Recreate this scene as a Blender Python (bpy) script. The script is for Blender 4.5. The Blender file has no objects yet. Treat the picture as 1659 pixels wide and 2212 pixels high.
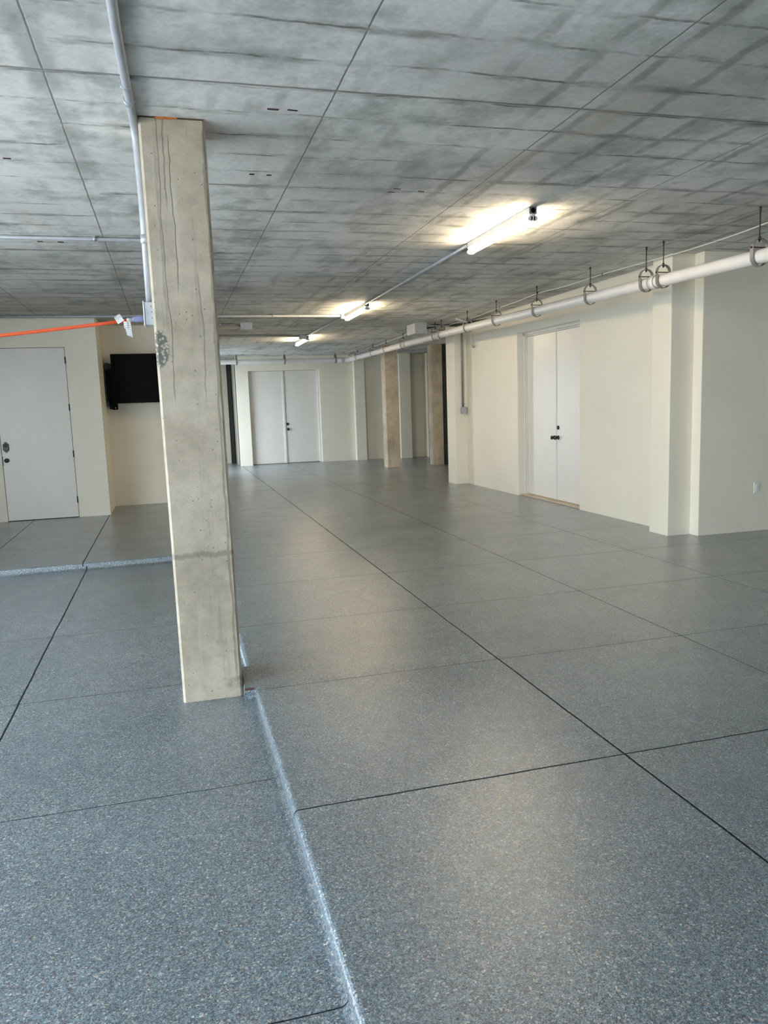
import bpy, bmesh, math, random
from mathutils import Vector, Matrix
random.seed(7)
C = bpy.context.scene.collection
sc = bpy.context.scene
PI = math.pi
LOW = -0.065                                   # the driveway slab lies this much below the hall floor
def zc(y): return 2.950 - 0.0080 * y           # underside of the ceiling slab

# ------------------------------------------------------------------ node helpers
class NT:
    def __init__(s, name, rough=0.5):
        s.m = bpy.data.materials.new(name); s.m.use_nodes = True
        s.t = s.m.node_tree; s.b = s.t.nodes['Principled BSDF']
        s.b.inputs['Roughness'].default_value = rough
    def n(s, typ, **kw):
        nd = s.t.nodes.new(typ)
        for k, v in kw.items(): setattr(nd, k, v)
        return nd
    def set(s, sock, v):
        if isinstance(v, bpy.types.NodeSocket): s.t.links.new(v, sock)
        elif v is not None: sock.default_value = v
    def math(s, op, a, b=None, c=None, clamp=False):
        nd = s.n('ShaderNodeMath', operation=op, use_clamp=clamp)
        s.set(nd.inputs[0], a)
        if b is not None: s.set(nd.inputs[1], b)
        if c is not None: s.set(nd.inputs[2], c)
        return nd.outputs[0]
    def coords(s):
        tc = s.n('ShaderNodeTexCoord'); s.obj = tc.outputs['Object']
        sp = s.n('ShaderNodeSeparateXYZ'); s.t.links.new(s.obj, sp.inputs[0])
        return sp.outputs[0], sp.outputs[1], sp.outputs[2]
    def scaled(s, v):
        mp = s.n('ShaderNodeMapping'); s.t.links.new(s.obj, mp.inputs[0]); mp.inputs['Scale'].default_value = v
        return mp.outputs[0]
    def noise(s, scale, detail=3, rough=0.55, vec=None, dist=0.0):
        nd = s.n('ShaderNodeTexNoise'); nd.inputs['Scale'].default_value = scale
        nd.inputs['Detail'].default_value = detail; nd.inputs['Roughness'].default_value = rough
        nd.inputs['Distortion'].default_value = dist
        s.t.links.new(vec if vec else s.obj, nd.inputs['Vector'])
        return nd.outputs['Fac']
    def ramp(s, fac, a, b, ca=0.0, cb=1.0):      # smooth map of fac from [a,b] to [ca,cb]
        nd = s.n('ShaderNodeMapRange'); nd.interpolation_type = 'SMOOTHSTEP'
        s.set(nd.inputs['Value'], fac)
        for k, v in (('From Min', a), ('From Max', b), ('To Min', ca), ('To Max', cb)): nd.inputs[k].default_value = v
        return nd.outputs[0]
    def mix(s, fac, a, b, blend='MIX'):
        nd = s.n('ShaderNodeMix', data_type='RGBA', blend_type=blend)
        s.set(nd.inputs[0], fac); s.set(nd.inputs[6], a); s.set(nd.inputs[7], b)
        return nd.outputs[2]
    def cramp(s, fac, stops, interp='LINEAR'):
        nd = s.n('ShaderNodeValToRGB'); cr = nd.color_ramp; cr.interpolation = interp
        while len(cr.elements) < len(stops): cr.elements.new(0.5)
        for e, (p, c) in zip(cr.elements, stops): e.position = p; e.color = (*c, 1)
        s.set(nd.inputs[0], fac); return nd.outputs[0]
    def bump(s, h, strength=0.3, dist=0.01, normal=None):
        nd = s.n('ShaderNodeBump'); nd.inputs['Strength'].default_value = strength
        nd.inputs['Distance'].default_value = dist; s.set(nd.inputs['Height'], h)
        if normal: s.t.links.new(normal, nd.inputs['Normal'])
        s.t.links.new(nd.outputs[0], s.b.inputs['Normal']); return nd.outputs[0]
    def color(s, c): s.set(s.b.inputs['Base Color'], c if isinstance(c, bpy.types.NodeSocket) else (*c, 1))
    def line(s, v, period, offset, w, wob):      # 1 on lines v = offset + k*period
        a = s.math('ADD', s.math('SUBTRACT', v, offset), wob)
        a = s.math('DIVIDE', a, period)
        a = s.math('ABSOLUTE', s.math('SUBTRACT', a, s.math('ROUND', a)))
        a = s.math('MULTIPLY', a, period)
        return s.ramp(a, w * 0.35, w, 1.0, 0.0)
    def at(s, v, pos, w, wob=None):              # 1 close to v = pos
        a = s.math('SUBTRACT', v, pos)
        if wob is not None: a = s.math('ADD', a, wob)
        return s.ramp(s.math('ABSOLUTE', a), w * 0.3, w, 1.0, 0.0)

def flat(name, c, rough=0.5, metal=0.0, emit=None, es=1.0, var=0.06, vs=6.0, spec=.5):
    t = NT(name, rough); t.coords(); t.b.inputs['Specular IOR Level'].default_value = spec
    f = t.ramp(t.noise(vs, 3), 0.3, 0.7, 1 - var, 1 + var)
    nd = t.n('ShaderNodeMix', data_type='RGBA', blend_type='MULTIPLY'); nd.inputs[0].default_value = 1
    nd.inputs[6].default_value = (*c, 1); t.t.links.new(f, nd.inputs[7])
    t.color(nd.outputs[2]); t.b.inputs['Metallic'].default_value = metal
    if emit:
        t.b.inputs['Emission Color'].default_value = (*emit, 1); t.b.inputs['Emission Strength'].default_value = es
    return t.m

def mat_floor():
    t = NT('flake_epoxy', 0.3); x, y, z = t.coords()
    v = t.n('ShaderNodeTexVoronoi', feature='F1'); v.inputs['Scale'].default_value = 150; t.t.links.new(t.obj, v.inputs['Vector'])
    sep = t.n('ShaderNodeSeparateColor'); t.t.links.new(v.outputs['Color'], sep.inputs[0])
    col = t.cramp(sep.outputs[0], [(0, (.13, .165, .185)), (.20, (.19, .295, .335)), (.42, (.29, .345, .355)), (.55, (.15, .135, .135)),
                                   (.68, (.38, .405, .40)), (.80, (.24, .34, .38)), (.90, (.62, .54, .43)), (.965, (.80, .77, .70))], 'CONSTANT')
    v2 = t.n('ShaderNodeTexVoronoi', feature='F1'); v2.inputs['Scale'].default_value = 330; t.t.links.new(t.obj, v2.inputs['Vector'])
    sep2 = t.n('ShaderNodeSeparateColor'); t.t.links.new(v2.outputs['Color'], sep2.inputs[0])
    col2 = t.cramp(sep2.outputs[1], [(0, (.16, .20, .23)), (.35, (.28, .335, .36)), (.7, (.42, .43, .42)), (.93, (.68, .62, .52))], 'CONSTANT')
    col = t.mix(0.38, col, col2)
    blotch = t.ramp(t.noise(1.3, 3), 0.3, 0.7, 0.92, 1.06)
    col = t.mix(1.0, col, blotch, 'MULTIPLY')
    # saw-cut control joints
    wob = t.math('MULTIPLY', t.math('SUBTRACT', t.noise(3.0, 2), 0.5), 0.012)
    hi = t.math('GREATER_THAN', z, -0.03)
    lo = t.math('SUBTRACT', 1.0, hi)
    js = []
    for px, jw in ((1.754, .0074), (2.985, .0050), (4.222, .0040), (-0.935, .0078), (-1.955, .0070)): js.append(t.math('MULTIPLY', t.at(x, px, jw, wob), hi))
    right = t.math('GREATER_THAN', x, 0.34)
    left = t.math('LESS_THAN', x, 0.34)
    for py in (2.712, 4.015, 5.262, 6.497, 7.73, 8.973, 10.2, 11.45, 14.0, 17.6):
        js.append(t.math('MULTIPLY', t.math('MULTIPLY', t.at(y, py, 0.0062 if py < 3 else 0.0042, wob), hi), right))
    js.append(t.math('MULTIPLY', t.at(x, -0.900, 0.0080, wob), lo))
    for py in (1.803, 3.118, 4.437, 5.75): js.append(t.math('MULTIPLY', t.at(y, py, 0.0038, wob), lo))
    j = js[0]
    for k in js[1:]: j = t.math('MAXIMUM', j, k)
    col = t.mix(t.math('MULTIPLY', j, 0.95), col, (.018, .02, .02, 1))
    col = t.mix(1.0, col, (.61, .64, .68, 1), 'MULTIPLY')
    col = t.mix(1.0, col, t.ramp(sep2.outputs[0], 0, 1, .55, 1.48), 'MULTIPLY')
    t.color(col)
    r = t.math('ADD', t.math('MULTIPLY', sep2.outputs[2], 0.08), t.ramp(t.noise(2.2, 3), .3, .7, .21, .27))
    t.b.inputs['Coat Weight'].default_value = .45; t.b.inputs['Coat Roughness'].default_value = .25
    t.set(t.b.inputs['Roughness'], t.math('MAXIMUM', r, t.math('MULTIPLY', j, .9)))
    t.set(t.b.inputs['Coat Weight'], t.math('MULTIPLY', t.math('SUBTRACT', 1.0, j), .45))
    t.set(t.b.inputs['Specular IOR Level'], t.math('MULTIPLY', t.math('SUBTRACT', 1.02, j), .6))
    h = t.math('ADD', t.math('MULTIPLY', sep.outputs[2], 0.6), t.math('MULTIPLY', t.noise(220, 2), 0.9))
    h = t.math('SUBTRACT', h, t.math('MULTIPLY', j, 3.0))
    nb = t.bump(h, 0.42, 0.0026); t.t.links.new(nb, t.b.inputs['Coat Normal'])
    return t.m

def mat_ceiling():
    t = NT('board_formed_concrete', 0.85); x, y, z = t.coords()
    n1 = t.noise(0.55, 4, 0.6); n2 = t.noise(2.6, 5, 0.65); n3 = t.noise(30, 4, 0.7)
    base = t.cramp(t.ramp(n1, .32, .68), [(0, (.52, .51, .485)), (.5, (.67, .66, .63)), (1, (.77, .76, .73))])
    base = t.mix(t.ramp(n2, .44, .74, 0, .75), base, (.27, .295, .275, 1))
    base = t.mix(t.ramp(n2, .44, .28, 0, .35), base, (.68, .685, .67, 1))
    base = t.mix(1.0, base, t.ramp(n3, .25, .75, .90, 1.08), 'MULTIPLY')
    wob = t.math('MULTIPLY', t.math('SUBTRACT', t.noise(1.6, 4, 0.6), 0.5), 0.07)
    wobf = t.math('MULTIPLY', t.math('SUBTRACT', t.noise(9, 3), 0.5), 0.035)
    w = t.math('ADD', wob, wobf)
    # board joints every foot across the room, broken into dark dashes
    dash = t.ramp(t.noise(1.0, 4, 0.65, t.scaled((2.6, 3.3, 1))), .42, .62, .12, 1.0)
    thin = t.math('MULTIPLY', t.line(y, 0.305, 3.70, 0.014, w), dash)
    halo = t.math('MULTIPLY', t.line(y, 0.305, 3.70, 0.055, w), t.ramp(t.noise(1.0, 4, .65, t.scaled((1.9, 3.3, 1))), .45, .68, 0, .75))
    strong = t.math('MULTIPLY', t.line(y, 4.83, 3.68, 0.014, t.math('MULTIPLY', wobf, .3)), .9)
    # lengthwise seams every four feet and short stains between them
    seam = t.math('MULTIPLY', t.line(x, 1.248, 0.845, 0.0062, t.math('MULTIPLY', wobf, .25)), .9)
    seamh = t.math('MULTIPLY', t.line(x, 1.248, 0.845, 0.10, w), t.ramp(t.noise(.9, 4, .6), .45, .68, 0, .5))
    shor = t.math('MULTIPLY', t.line(x, 0.312, 0.30, 0.040, t.math('MULTIPLY', w, 1.3)), t.ramp(t.math('SUBTRACT', t.noise(1.1, 4, .6, t.scaled((1.0, 1.7, 1))), t.math('MULTIPLY', t.ramp(y, 3.5, 7.0, 1, 0), t.ramp(x, 1.0, 1.7, 0, .06))), .36, .58, .55, 0))
    near = t.ramp(x, 1.0, 2.0, .45, 1.0)
    shor = t.math('MULTIPLY', shor, near)
    m = thin
    for k in (halo, strong, seam, seamh, shor): m = t.math('MAXIMUM', m, k)
    col = t.mix(t.math('MULTIPLY', m, .80), base, (.075, .075, .062, 1))
    smear = t.ramp(t.noise(1.0, 4, .65, t.scaled((2.2, 1.1, 1))), .54, .72, 0, .5)
    col = t.mix(smear, col, (.24, .24, .22, 1))
    # pale lime streaks and a few ochre stains
    streak = t.ramp(t.noise(1.0, 4, .6, t.scaled((7.0, .7, 1))), .66, .80, 0, .30)
    col = t.mix(streak, col, (.70, .69, .62, 1))
    och = t.ramp(t.noise(.8, 3, .6, t.scaled((3.0, .8, 1))), .62, .74, 0, .35)
    col = t.mix(och, col, (.54, .47, .33, 1))
    spk = t.ramp(t.noise(60, 2, .5), .80, .84, 0, .8)
    col = t.mix(spk, col, (.7, .7, .68, 1))
    t.color(col)
    h = t.math('SUBTRACT', t.math('MULTIPLY', n3, .4), t.math('MULTIPLY', t.math('MAXIMUM', strong, t.math('MAXIMUM', seam, thin)), 1.0))
    t.bump(h, .35, .006)
    return t.m

def mat_column(seed=0.0, near=False, tone=1.0):
    t = NT('cast_concrete', 0.8); x, y, z = t.coords()
    vec = t.n('ShaderNodeVectorMath', operation='ADD'); t.t.links.new(t.obj, vec.inputs[0]); vec.inputs[1].default_value = (seed, seed * 2, seed)
    t.obj = vec.outputs[0]
    n1 = t.noise(2.2, 4, .6); n2 = t.noise(14, 4, .65); n3 = t.noise(90, 3, .6)
    col = t.cramp(t.ramp(n1, .3, .7), [(0, (.37 * tone, .315 * tone, .235 * tone)), (.5, (.455 * tone, .39 * tone, .30 * tone)), (1, (.53 * tone, .46 * tone, .36 * tone))])
    col = t.mix(1.0, col, t.ramp(n2, .3, .7, .90, 1.07), 'MULTIPLY')
    col = t.mix(1.0, col, t.ramp(n3, .25, .75, .94, 1.05), 'MULTIPLY')
    streak = t.noise(1.0, 4, .6, t.scaled((16, 16, .9)))
    col = t.mix(t.ramp(streak, .56, .76, 0, .45), col, (.19, .18, .15, 1))
    col = t.mix(t.ramp(streak, .40, .28, 0, .35), col, (.56, .54, .49, 1))
    v = t.n('ShaderNodeTexVoronoi', feature='F1'); v.inputs['Scale'].default_value = 34; t.t.links.new(t.obj, v.inputs['Vector'])
    pitsel = t.n('ShaderNodeSeparateColor'); t.t.links.new(v.outputs['Color'], pitsel.inputs[0])
    pit = t.math('MULTIPLY', t.ramp(v.outputs['Distance'], .07, .13, 1, 0), t.math('GREATER_THAN', pitsel.outputs[0], .62))
    dark = pit
    if near:
        zw = t.math('MULTIPLY', t.math('SUBTRACT', t.noise(1.0, 3, .6, t.scaled((.3, .3, 3.2))), .5), .055)
        zw2 = t.math('MULTIPLY', t.math('SUBTRACT', t.noise(1.0, 3, .6, t.scaled((.3, 3, 2.2))), .5), .07)
        for (cx, z0, z1, ww, wv, k) in ((-.035, 2.05, 2.85, .0035, zw, .75), (-.085, 1.5, 2.95, .0045, zw2, .55), (-.060, 2.45, 2.95, .006, zw, .5),
                                      (.072, 1.5, 2.2, .006, zw2, .4), (.132, 0.0, 2.9, .010, zw, .45), (-.10, 1.9, 2.8, .012, zw, .25)):
            g = t.math('MULTIPLY', t.at(x, cx, ww, wv), t.math('MULTIPLY', t.ramp(z, z0, z0 + .12), t.ramp(z, z1 - .05, z1, 1, 0)))
            dark = t.math('MAXIMUM', dark, t.math('MULTIPLY', g, k))
        hw = t.math('MULTIPLY', t.math('SUBTRACT', t.noise(1.0, 4, .65, t.scaled((14, 2, 1))), .5), .07)
        dark = t.math('MAXIMUM', dark, t.math('MULTIPLY', t.at(z, .735, .022, hw), .5))
        dark = t.math('MAXIMUM', dark, t.math('MULTIPLY', t.at(z, .02, .05, hw), t.ramp(t.math('ADD', n2, t.math('MULTIPLY', x, 1.2)), .55, .75, 0, .7)))
        dark = t.math('MAXIMUM', dark, t.math('MULTIPLY', t.ramp(z, 2.92, 2.96), .7))
        # honeycombed patch on the left edge
        dx = t.math('DIVIDE', t.math('ADD', x, .145), .045); dz = t.math('DIVIDE', t.math('SUBTRACT', z, 1.81), .10)
        rr = t.math('ADD', t.math('POWER', t.math('ABSOLUTE', dx), 2.0), t.math('POWER', t.math('ABSOLUTE', dz), 2.0))
        pm = t.math('MULTIPLY', t.ramp(t.math('ADD', rr, t.math('MULTIPLY', n2, .6)), 1.0, 1.35, 1, 0), 1.0)
        v3 = t.n('ShaderNodeTexVoronoi', feature='F1'); v3.inputs['Scale'].default_value = 60; t.t.links.new(t.obj, v3.inputs['Vector'])
        col = t.mix(t.math('MULTIPLY', pm, t.ramp(v3.outputs['Distance'], .25, .55)), col, (.15, .15, .13, 1))
    col = t.mix(t.math('MULTIPLY', dark, .8), col, (.07, .065, .055, 1))
    t.color(col)
    t.bump(t.math('SUBTRACT', t.math('ADD', t.math('MULTIPLY', n2, .4), t.math('MULTIPLY', n3, .15)), dark), .5, .004)
    return t.m

def mat_wall():
    t = NT('cream_wall_paint', 0.42); t.coords()
    n = t.noise(1.2, 3); f = t.noise(160, 2)
    t.color(t.cramp(t.ramp(n, .3, .7), [(0, (.785, .745, .635)), (1, (.825, .785, .675))]))
    t.bump(t.math('ADD', t.math('MULTIPLY', f, .3), t.noise(5, 3)), .12, .006)
    return t.m

def mat_tag():
    t = NT('printed_tag_paper', .7); x, y, z = t.coords()
    a = t.math('FRACT', t.math('MULTIPLY', z, 95.0))
    rows = t.ramp(t.math('ABSOLUTE', t.math('SUBTRACT', a, .5)), .12, .2, 1, 0)
    br = t.ramp(t.noise(1.0, 2, .5, t.scaled((260, 260, 95))), .45, .52)
    t.color(t.mix(t.math('MULTIPLY', t.math('MULTIPLY', rows, br), .55), (.78, .78, .76, 1), (.15, .15, .17, 1)))
    return t.m

def mat_cord():
    t = NT('orange_cord_jacket', .45); x, y, z = t.coords()
    band = t.math('MULTIPLY', t.ramp(x, -.80, -.72, 0, 1), t.ramp(x, -.66, -.60, 1, 0))
    t.color(t.mix(t.math('MULTIPLY', band, .75), (.80, .115, .035, 1), (.10, .05, .05, 1)))
    return t.m

M = dict(
    floor=mat_floor(), ceiling=mat_ceiling(), wall=mat_wall(),
    column=mat_column(0, True), column_far=mat_column(3.3, False, 1.15), column_far2=mat_column(7.1, False, 1.05),
    door=flat('white_door_paint', (.74, .72, .67), .28, var=.02, vs=2),
    trim=flat('white_trim_paint', (.72, .71, .66), .35, var=.02),
    sill=flat('pale_wood_sill', (.56, .47, .36), .5, var=.1),
    black=flat('black_hardware', (.010, .010, .011), .35),
    gap=flat('dark_gap', (.004, .004, .004), .9, spec=.1),
    blackp=flat('black_plastic', (.003, .003, .003), .6, spec=.12),
    screen=flat('dark_screen_glass', (.002, .002, .002), .5, spec=.08),
    galv=flat('galvanised_steel', (.50, .53, .57), .42, .55, var=.12, vs=20),
    greyp=flat('grey_conduit_paint', (.43, .45, .48), .45, .25, var=.08, vs=12),
    dark=flat('dark_threaded_steel', (.055, .048, .042), .55, .5, var=.2, vs=40),
    strap=flat('grey_hanger_strap', (.27, .265, .26), .5, .4, var=.15, vs=30),
    rust=flat('rusted_metal', (.075, .022, .018), .8, var=.3, vs=50),
    orange=flat('orange_foam', (.62, .20, .05), .9, var=.15, vs=30),
    pvc=flat('white_pvc', (.76, .745, .73), .28, var=.035, vs=5),
    pvcj=flat('grey_solvent_ring', (.30, .28, .27), .5),
    enamel=flat('white_enamel', (.74, .74, .73), .4),
    cable=flat('white_cable_jacket', (.66, .65, .60), .5),
    plug=flat('violet_clear_plug', (.25, .24, .42), .3),
    plate=flat('white_cover_plate', (.76, .76, .74), .35, var=.01),
    tube=flat('glowing_tube', (.9, .9, .9), .4, emit=(1.0, .80, .53), es=125),
    tag=mat_tag(), cord=mat_cord(),
    drive=flat('pale_driveway_concrete', (.55, .55, .54), .9, var=.08, vs=2),
    fill=flat('grey_joint_filler', (.12, .115, .10), .9),
    brown=flat('brown_sealant', (.10, .045, .03), .8),
)

# ------------------------------------------------------------------ mesh helpers
def new(): return bmesh.new()
def box(bm, x0, x1, y0, y1, z0, z1, bev=0.0, seg=2, ztop=None, edges=None):
    """axis box; ztop(y) lets the top follow the slab"""
    b = bmesh.new()
    vs = []
    for x in (x0, x1):
        for y in (y0, y1):
            for k in (0, 1):
                z = z0 if k == 0 else (ztop(y) if ztop else z1)
                vs.append(b.verts.new((x, y, z)))
    for f in ((0, 1, 3, 2), (4, 6, 7, 5), (0, 4, 5, 1), (2, 3, 7, 6), (0, 2, 6, 4), (1, 5, 7, 3)):
        b.faces.new([vs[i] for i in f])
    bmesh.ops.recalc_face_normals(b, faces=b.faces)
    if bev:
        es = list(b.edges)
        if edges == 'vert': es = [e for e in es if abs(e.verts[0].co.x - e.verts[1].co.x) < 1e-6 and abs(e.verts[0].co.y - e.verts[1].co.y) < 1e-6]
        bmesh.ops.bevel(b, geom=es, offset=bev, segments=seg, affect='EDGES', profile=.5)
    me = bpy.data.meshes.new('tmp'); b.to_mesh(me); b.free(); bm.from_mesh(me); bpy.data.meshes.remove(me)
def tube(bm, pts, r, n=12, cap=True, flat_z=1.0):
    """swept round bar through pts, r a number or one per point"""
    pts = [Vector(p) for p in pts]; rings = []
    prev = None
    for i, p in enumerate(pts):
        d = pts[min(i + 1, len(pts) - 1)] - pts[max(i - 1, 0)]
        d = (pts[-1] - pts[0]).normalized() if d.length < 1e-7 else d.normalized()
        if prev is None:
            a = Vector((0, 0, 1)) if abs(d.z) < .9 else Vector((1, 0, 0))
            u = d.cross(a).normalized()
        else:
            u = (prev - d * prev.dot(d)).normalized()
        prev = u; w = d.cross(u).normalized(); rr = r[i] if isinstance(r, (list, tuple)) else r
        rings.append([bm.verts.new(p + (u * math.cos(2 * PI * k / n) + w * math.sin(2 * PI * k / n) * flat_z) * rr) for k in range(n)])
    for a, b in zip(rings, rings[1:]):
        for k in range(n):
            f = bm.faces.new((a[k], a[(k + 1) % n], b[(k + 1) % n], b[k])); f.smooth = True
    if cap:
        bm.faces.new(list(reversed(rings[0]))); bm.faces.new(rings[-1])
def smooth_path(pts, rad=0.12, n=6):
    """round the corners of a polyline"""
    pts = [Vector(p) for p in pts]; out = [pts[0]]
    for a, b, c in zip(pts, pts[1:], pts[2:]):
        d0 = (a - b); d1 = (c - b); r = min(rad, d0.length * .45, d1.length * .45)
        p0 = b + d0.normalized() * r; p1 = b + d1.normalized() * r
        for k in range(n + 1):
            s = k / n; out.append(p0 * (1 - s) ** 2 + b * 2 * s * (1 - s) + p1 * s * s)
    out.append(pts[-1]); return out
def cyl(bm, p0, p1, r, n=20): tube(bm, [p0, p1], r, n)
def lathe(bm, prof, centre, axis, n=24):
    """prof = list of (distance along axis, radius)"""
    ax = Vector(axis).normalized(); tube(bm, [Vector(centre) + ax * t for t, _ in prof], [r for _, r in prof], n)
def obj(name, bm, m, parent=None, smooth=False):
    bmesh.ops.recalc_face_normals(bm, faces=bm.faces)
    me = bpy.data.meshes.new(name); bm.to_mesh(me); bm.free()
    me.materials.append(M[m] if isinstance(m, str) else m)
    o = bpy.data.objects.new(name, me); C.objects.link(o)
    if parent:
        o.parent = parent
        o.location = -parent.location if not getattr(parent, 'type', '') == 'MESH' else (0, 0, 0)
    return o
def tag(o, label, cat, group=None):
    o['label'] = label; o['category'] = cat
    if group: o['group'] = group
    return o
def thing(name, label, cat, loc=(0, 0, 0), group=None):
    o = bpy.data.objects.new(name, None); C.objects.link(o); o.location = loc; o.empty_display_size = .05
    return tag(o, label, cat, group)
def struct(name, bm, m, parent=None):
    o = obj(name, bm, m, parent)
    if not parent: o['kind'] = 'structure'
    return o
def recentre(o, p):
    """move a mesh's origin to p without moving the mesh (parts stay put)"""
    p = Vector(p); o.data.transform(Matrix.Translation(-p)); o.location = p; return o

# ------------------------------------------------------------------ floor: two levels in one slab with the recess
XL, XR, YN, YF = -4.1, 9.6, -7.0, 22.6
CX, CY = 0.348, 8.185                         # kerb line and step line
bm = new()
def poly(bm, pts, z, up=True):
    vs = [bm.verts.new((x, y, z)) for x, y in pts]
    return bm.faces.new(vs if up else list(reversed(vs)))
TX, TY0, TY1 = 0.292, 4.055, 4.44              # the tongue of upper floor that reaches the column
outline = [(XR, YN), (XR, YF), (XL, YF), (XL, CY), (CX, CY), (CX, TY1), (TX, TY1), (TX, TY0), (CX, TY0), (CX, YN)]
bmF = new()
vt = [bmF.verts.new((x, y, 0)) for x, y in outline]; vb = [bmF.verts.new((x, y, -.30)) for x, y in outline]
bmF.faces.new(vt); bmF.faces.new(list(reversed(vb)))
n = len(outline)
for i in range(n): bmF.faces.new((vt[i], vb[i], vb[(i + 1) % n], vt[(i + 1) % n]))
bmesh.ops.recalc_face_normals(bmF, faces=bmF.faces)
# softened lip along kerb and step, and a cove at their feet
lip = [e for e in bmF.edges if all(abs(v.co.z) < 1e-6 for v in e.verts) and
       all((abs(v.co.x - CX) < 1e-4 or abs(v.co.x - TX) < 1e-4 or abs(v.co.y - CY) < 1e-4) for v in e.verts)
       and not (abs(e.verts[0].co.x - XL) < 1e-4 and abs(e.verts[1].co.x - XL) < 1e-4)]
bmesh.ops.bevel(bmF, geom=lip, offset=.020, segments=4, affect='EDGES', profile=.5)
floor = struct('floor', bmF, 'floor')
bm = new(); box(bm, XL, CX + .02, YN, CY + .02, -.30, LOW)
low = obj('lower_slab', bm, 'floor', floor)
bm = new()
box(bm, TX + .002, CX - .004, TY0 - .004, TY0 + .003, -.008, .0015)
obj('sealant_line', bm, 'brown', floor)
# coves
bm = new()
def cove(bm, a, b, d, r=.030, n=6):
    """quarter-round fillet at the foot of a face running a->b, d = direction away from the face"""
    a = Vector(a); b = Vector(b); d = Vector(d); prof = []
    for k in range(n + 1):
        t = PI / 2 * k / n
        prof.append(d * (r * (1 - math.sin(t)) - .003) + Vector((0, 0, r * (1 - math.cos(t)) - .001)))
    prof.append(-d * .004 + Vector((0, 0, -.004)))
    va = [bm.verts.new(a + p) for p in prof]; vb = [bm.verts.new(b + p) for p in prof]
    for k in range(len(prof)):
        f = bm.faces.new((va[k], va[(k + 1) % len(prof)], vb[(k + 1) % len(prof)], vb[k])); f.smooth = k < n
    bm.faces.new(va); bm.faces.new(list(reversed(vb)))
cove(bm, (CX, YN, LOW), (CX, TY0, LOW), (-1, 0, 0)); cove(bm, (CX, TY1, LOW), (CX, CY, LOW), (-1, 0, 0))
cove(bm, (XL, CY, LOW), (CX, CY, LOW), (0, -1, 0))
obj('kerb_cove', bm, 'floor', floor)

# ------------------------------------------------------------------ ceiling
bm = new()
co_ = [(XL, YN), (XR, YN), (XR, YF), (.33, YF), (.33, 13.24), (XL, 13.24)]     # slab cut away left of the rear bay, added to let sky light in
va = [bm.verts.new((x, y, zc(y))) for x, y in co_]; vb = [bm.verts.new((x, y, 3.35)) for x, y in co_]
bm.faces.new(va); bm.faces.new(list(reversed(vb)))
for i in range(6): bm.faces.new((va[i], va[(i + 1) % 6], vb[(i + 1) % 6], vb[i]))
ceiling = struct('ceiling', bm, 'ceiling')
for (px, py, w, l, a) in ((.589, 3.943, .055, .018, .02), (.683, 3.939, .05, .014, .1), (.594, 4.985, .03, .024, 0), (.699, 4.988, .03, .022, 0),
                    (1.575, 5.165, .05, .012, .1), (1.555, 5.245, .05, .012, .05), (1.755, 5.202, .05, .012, .3),
                    (-.905, 7.025, .045, .03, 0), (-.75, 7.028, .045, .035, 0), (-.762, 4.892, .04, .02, 0)):
    bm = new(); box(bm, -w / 2, w / 2, -l / 2, l / 2, -.002, .003, .0008, 1)
    bmesh.ops.rotate(bm, verts=bm.verts, matrix=Matrix.Rotation(a, 3, 'Z'))
    bmesh.ops.translate(bm, verts=bm.verts, vec=(px, py, zc(py)))
    obj('rusty_form_clip', bm, 'rust', ceiling)

# ------------------------------------------------------------------ walls
top = lambda y: zc(y) + .012
def notched(bm, pts, fn, depth, bev=.010):
    """wall slab with a door notch: pts = (u, z or None for the slab height), fn(u, z, d) -> xyz, front at d=0"""
    b = bmesh.new(); fr = []; bk = []
    for u, z in pts:
        p = Vector(fn(u, 0, 0)); zz = top(p.y) if z is None else z
        fr.append(b.verts.new(fn(u, zz, 0))); bk.append(b.verts.new(fn(u, zz, depth)))
    n = len(pts); b.faces.new(fr); b.faces.new(list(reversed(bk)))
    for i in range(n): b.faces.new((fr[i], bk[i], bk[(i + 1) % n], fr[(i + 1) % n]))
    bmesh.ops.recalc_face_normals(b, faces=b.faces); b.verts.index_update()
    fs = set(fr)
    es = [e for e in b.edges if e.verts[0] in fs and e.verts[1] in fs and max(v.co.z for v in e.verts) > .5
          and not (min(v.co.z for v in e.verts) > 2.7)]
    bmesh.ops.bevel(b, geom=es, offset=bev, segments=3, affect='EDGES', profile=.5)
    me = bpy.data.meshes.new('tmp'); b.to_mesh(me); b.free(); bm.from_mesh(me); bpy.data.meshes.remove(me)
# right side: wall with double door, two pilasters
bm = new()
notched(bm, [(7.28, 0), (9.17, 0), (9.17, 2.475), (11.01, 2.475), (11.01, 0), (13.12, 0), (13.12, None), (7.28, None)],
        lambda u, z, d: (5.218 - (u - 7.28) * .0088 + d, u, z), .40)
wall_right = struct('wall_right', bm, 'wall')
bm = new(); box(bm, 5.012, 5.32, 7.000, 7.325, 0, 0, .010, 3, top, 'vert')
obj('pilaster', bm, 'wall', wall_right)
bm = new(); box(bm, 4.945, 5.30, 13.080, 13.51, 0, 0, .016, 3, top, 'vert')
obj('pilaster', bm, 'wall', wall_right)
bm = new(); box(bm, 5.288, 9.45, 6.868, 7.08, 0, 0, .010, 3, top, 'vert')
struct('wall_near_right', bm, 'wall')
bm = new(); box(bm, 9.4, 9.6, YN, 7.0, 0, 0, 0, 2, top); struct('wall_far_right', bm, 'wall')
bm = new(); box(bm, 5.10, 6.62, 13.36, 13.50, 0, 0, 0, 2, top); box(bm, 6.40, 6.62, 13.45, 17.47, 0, 0, .01, 3, top, 'vert')
struct('wall_right_rear', bm, 'wall')
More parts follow.
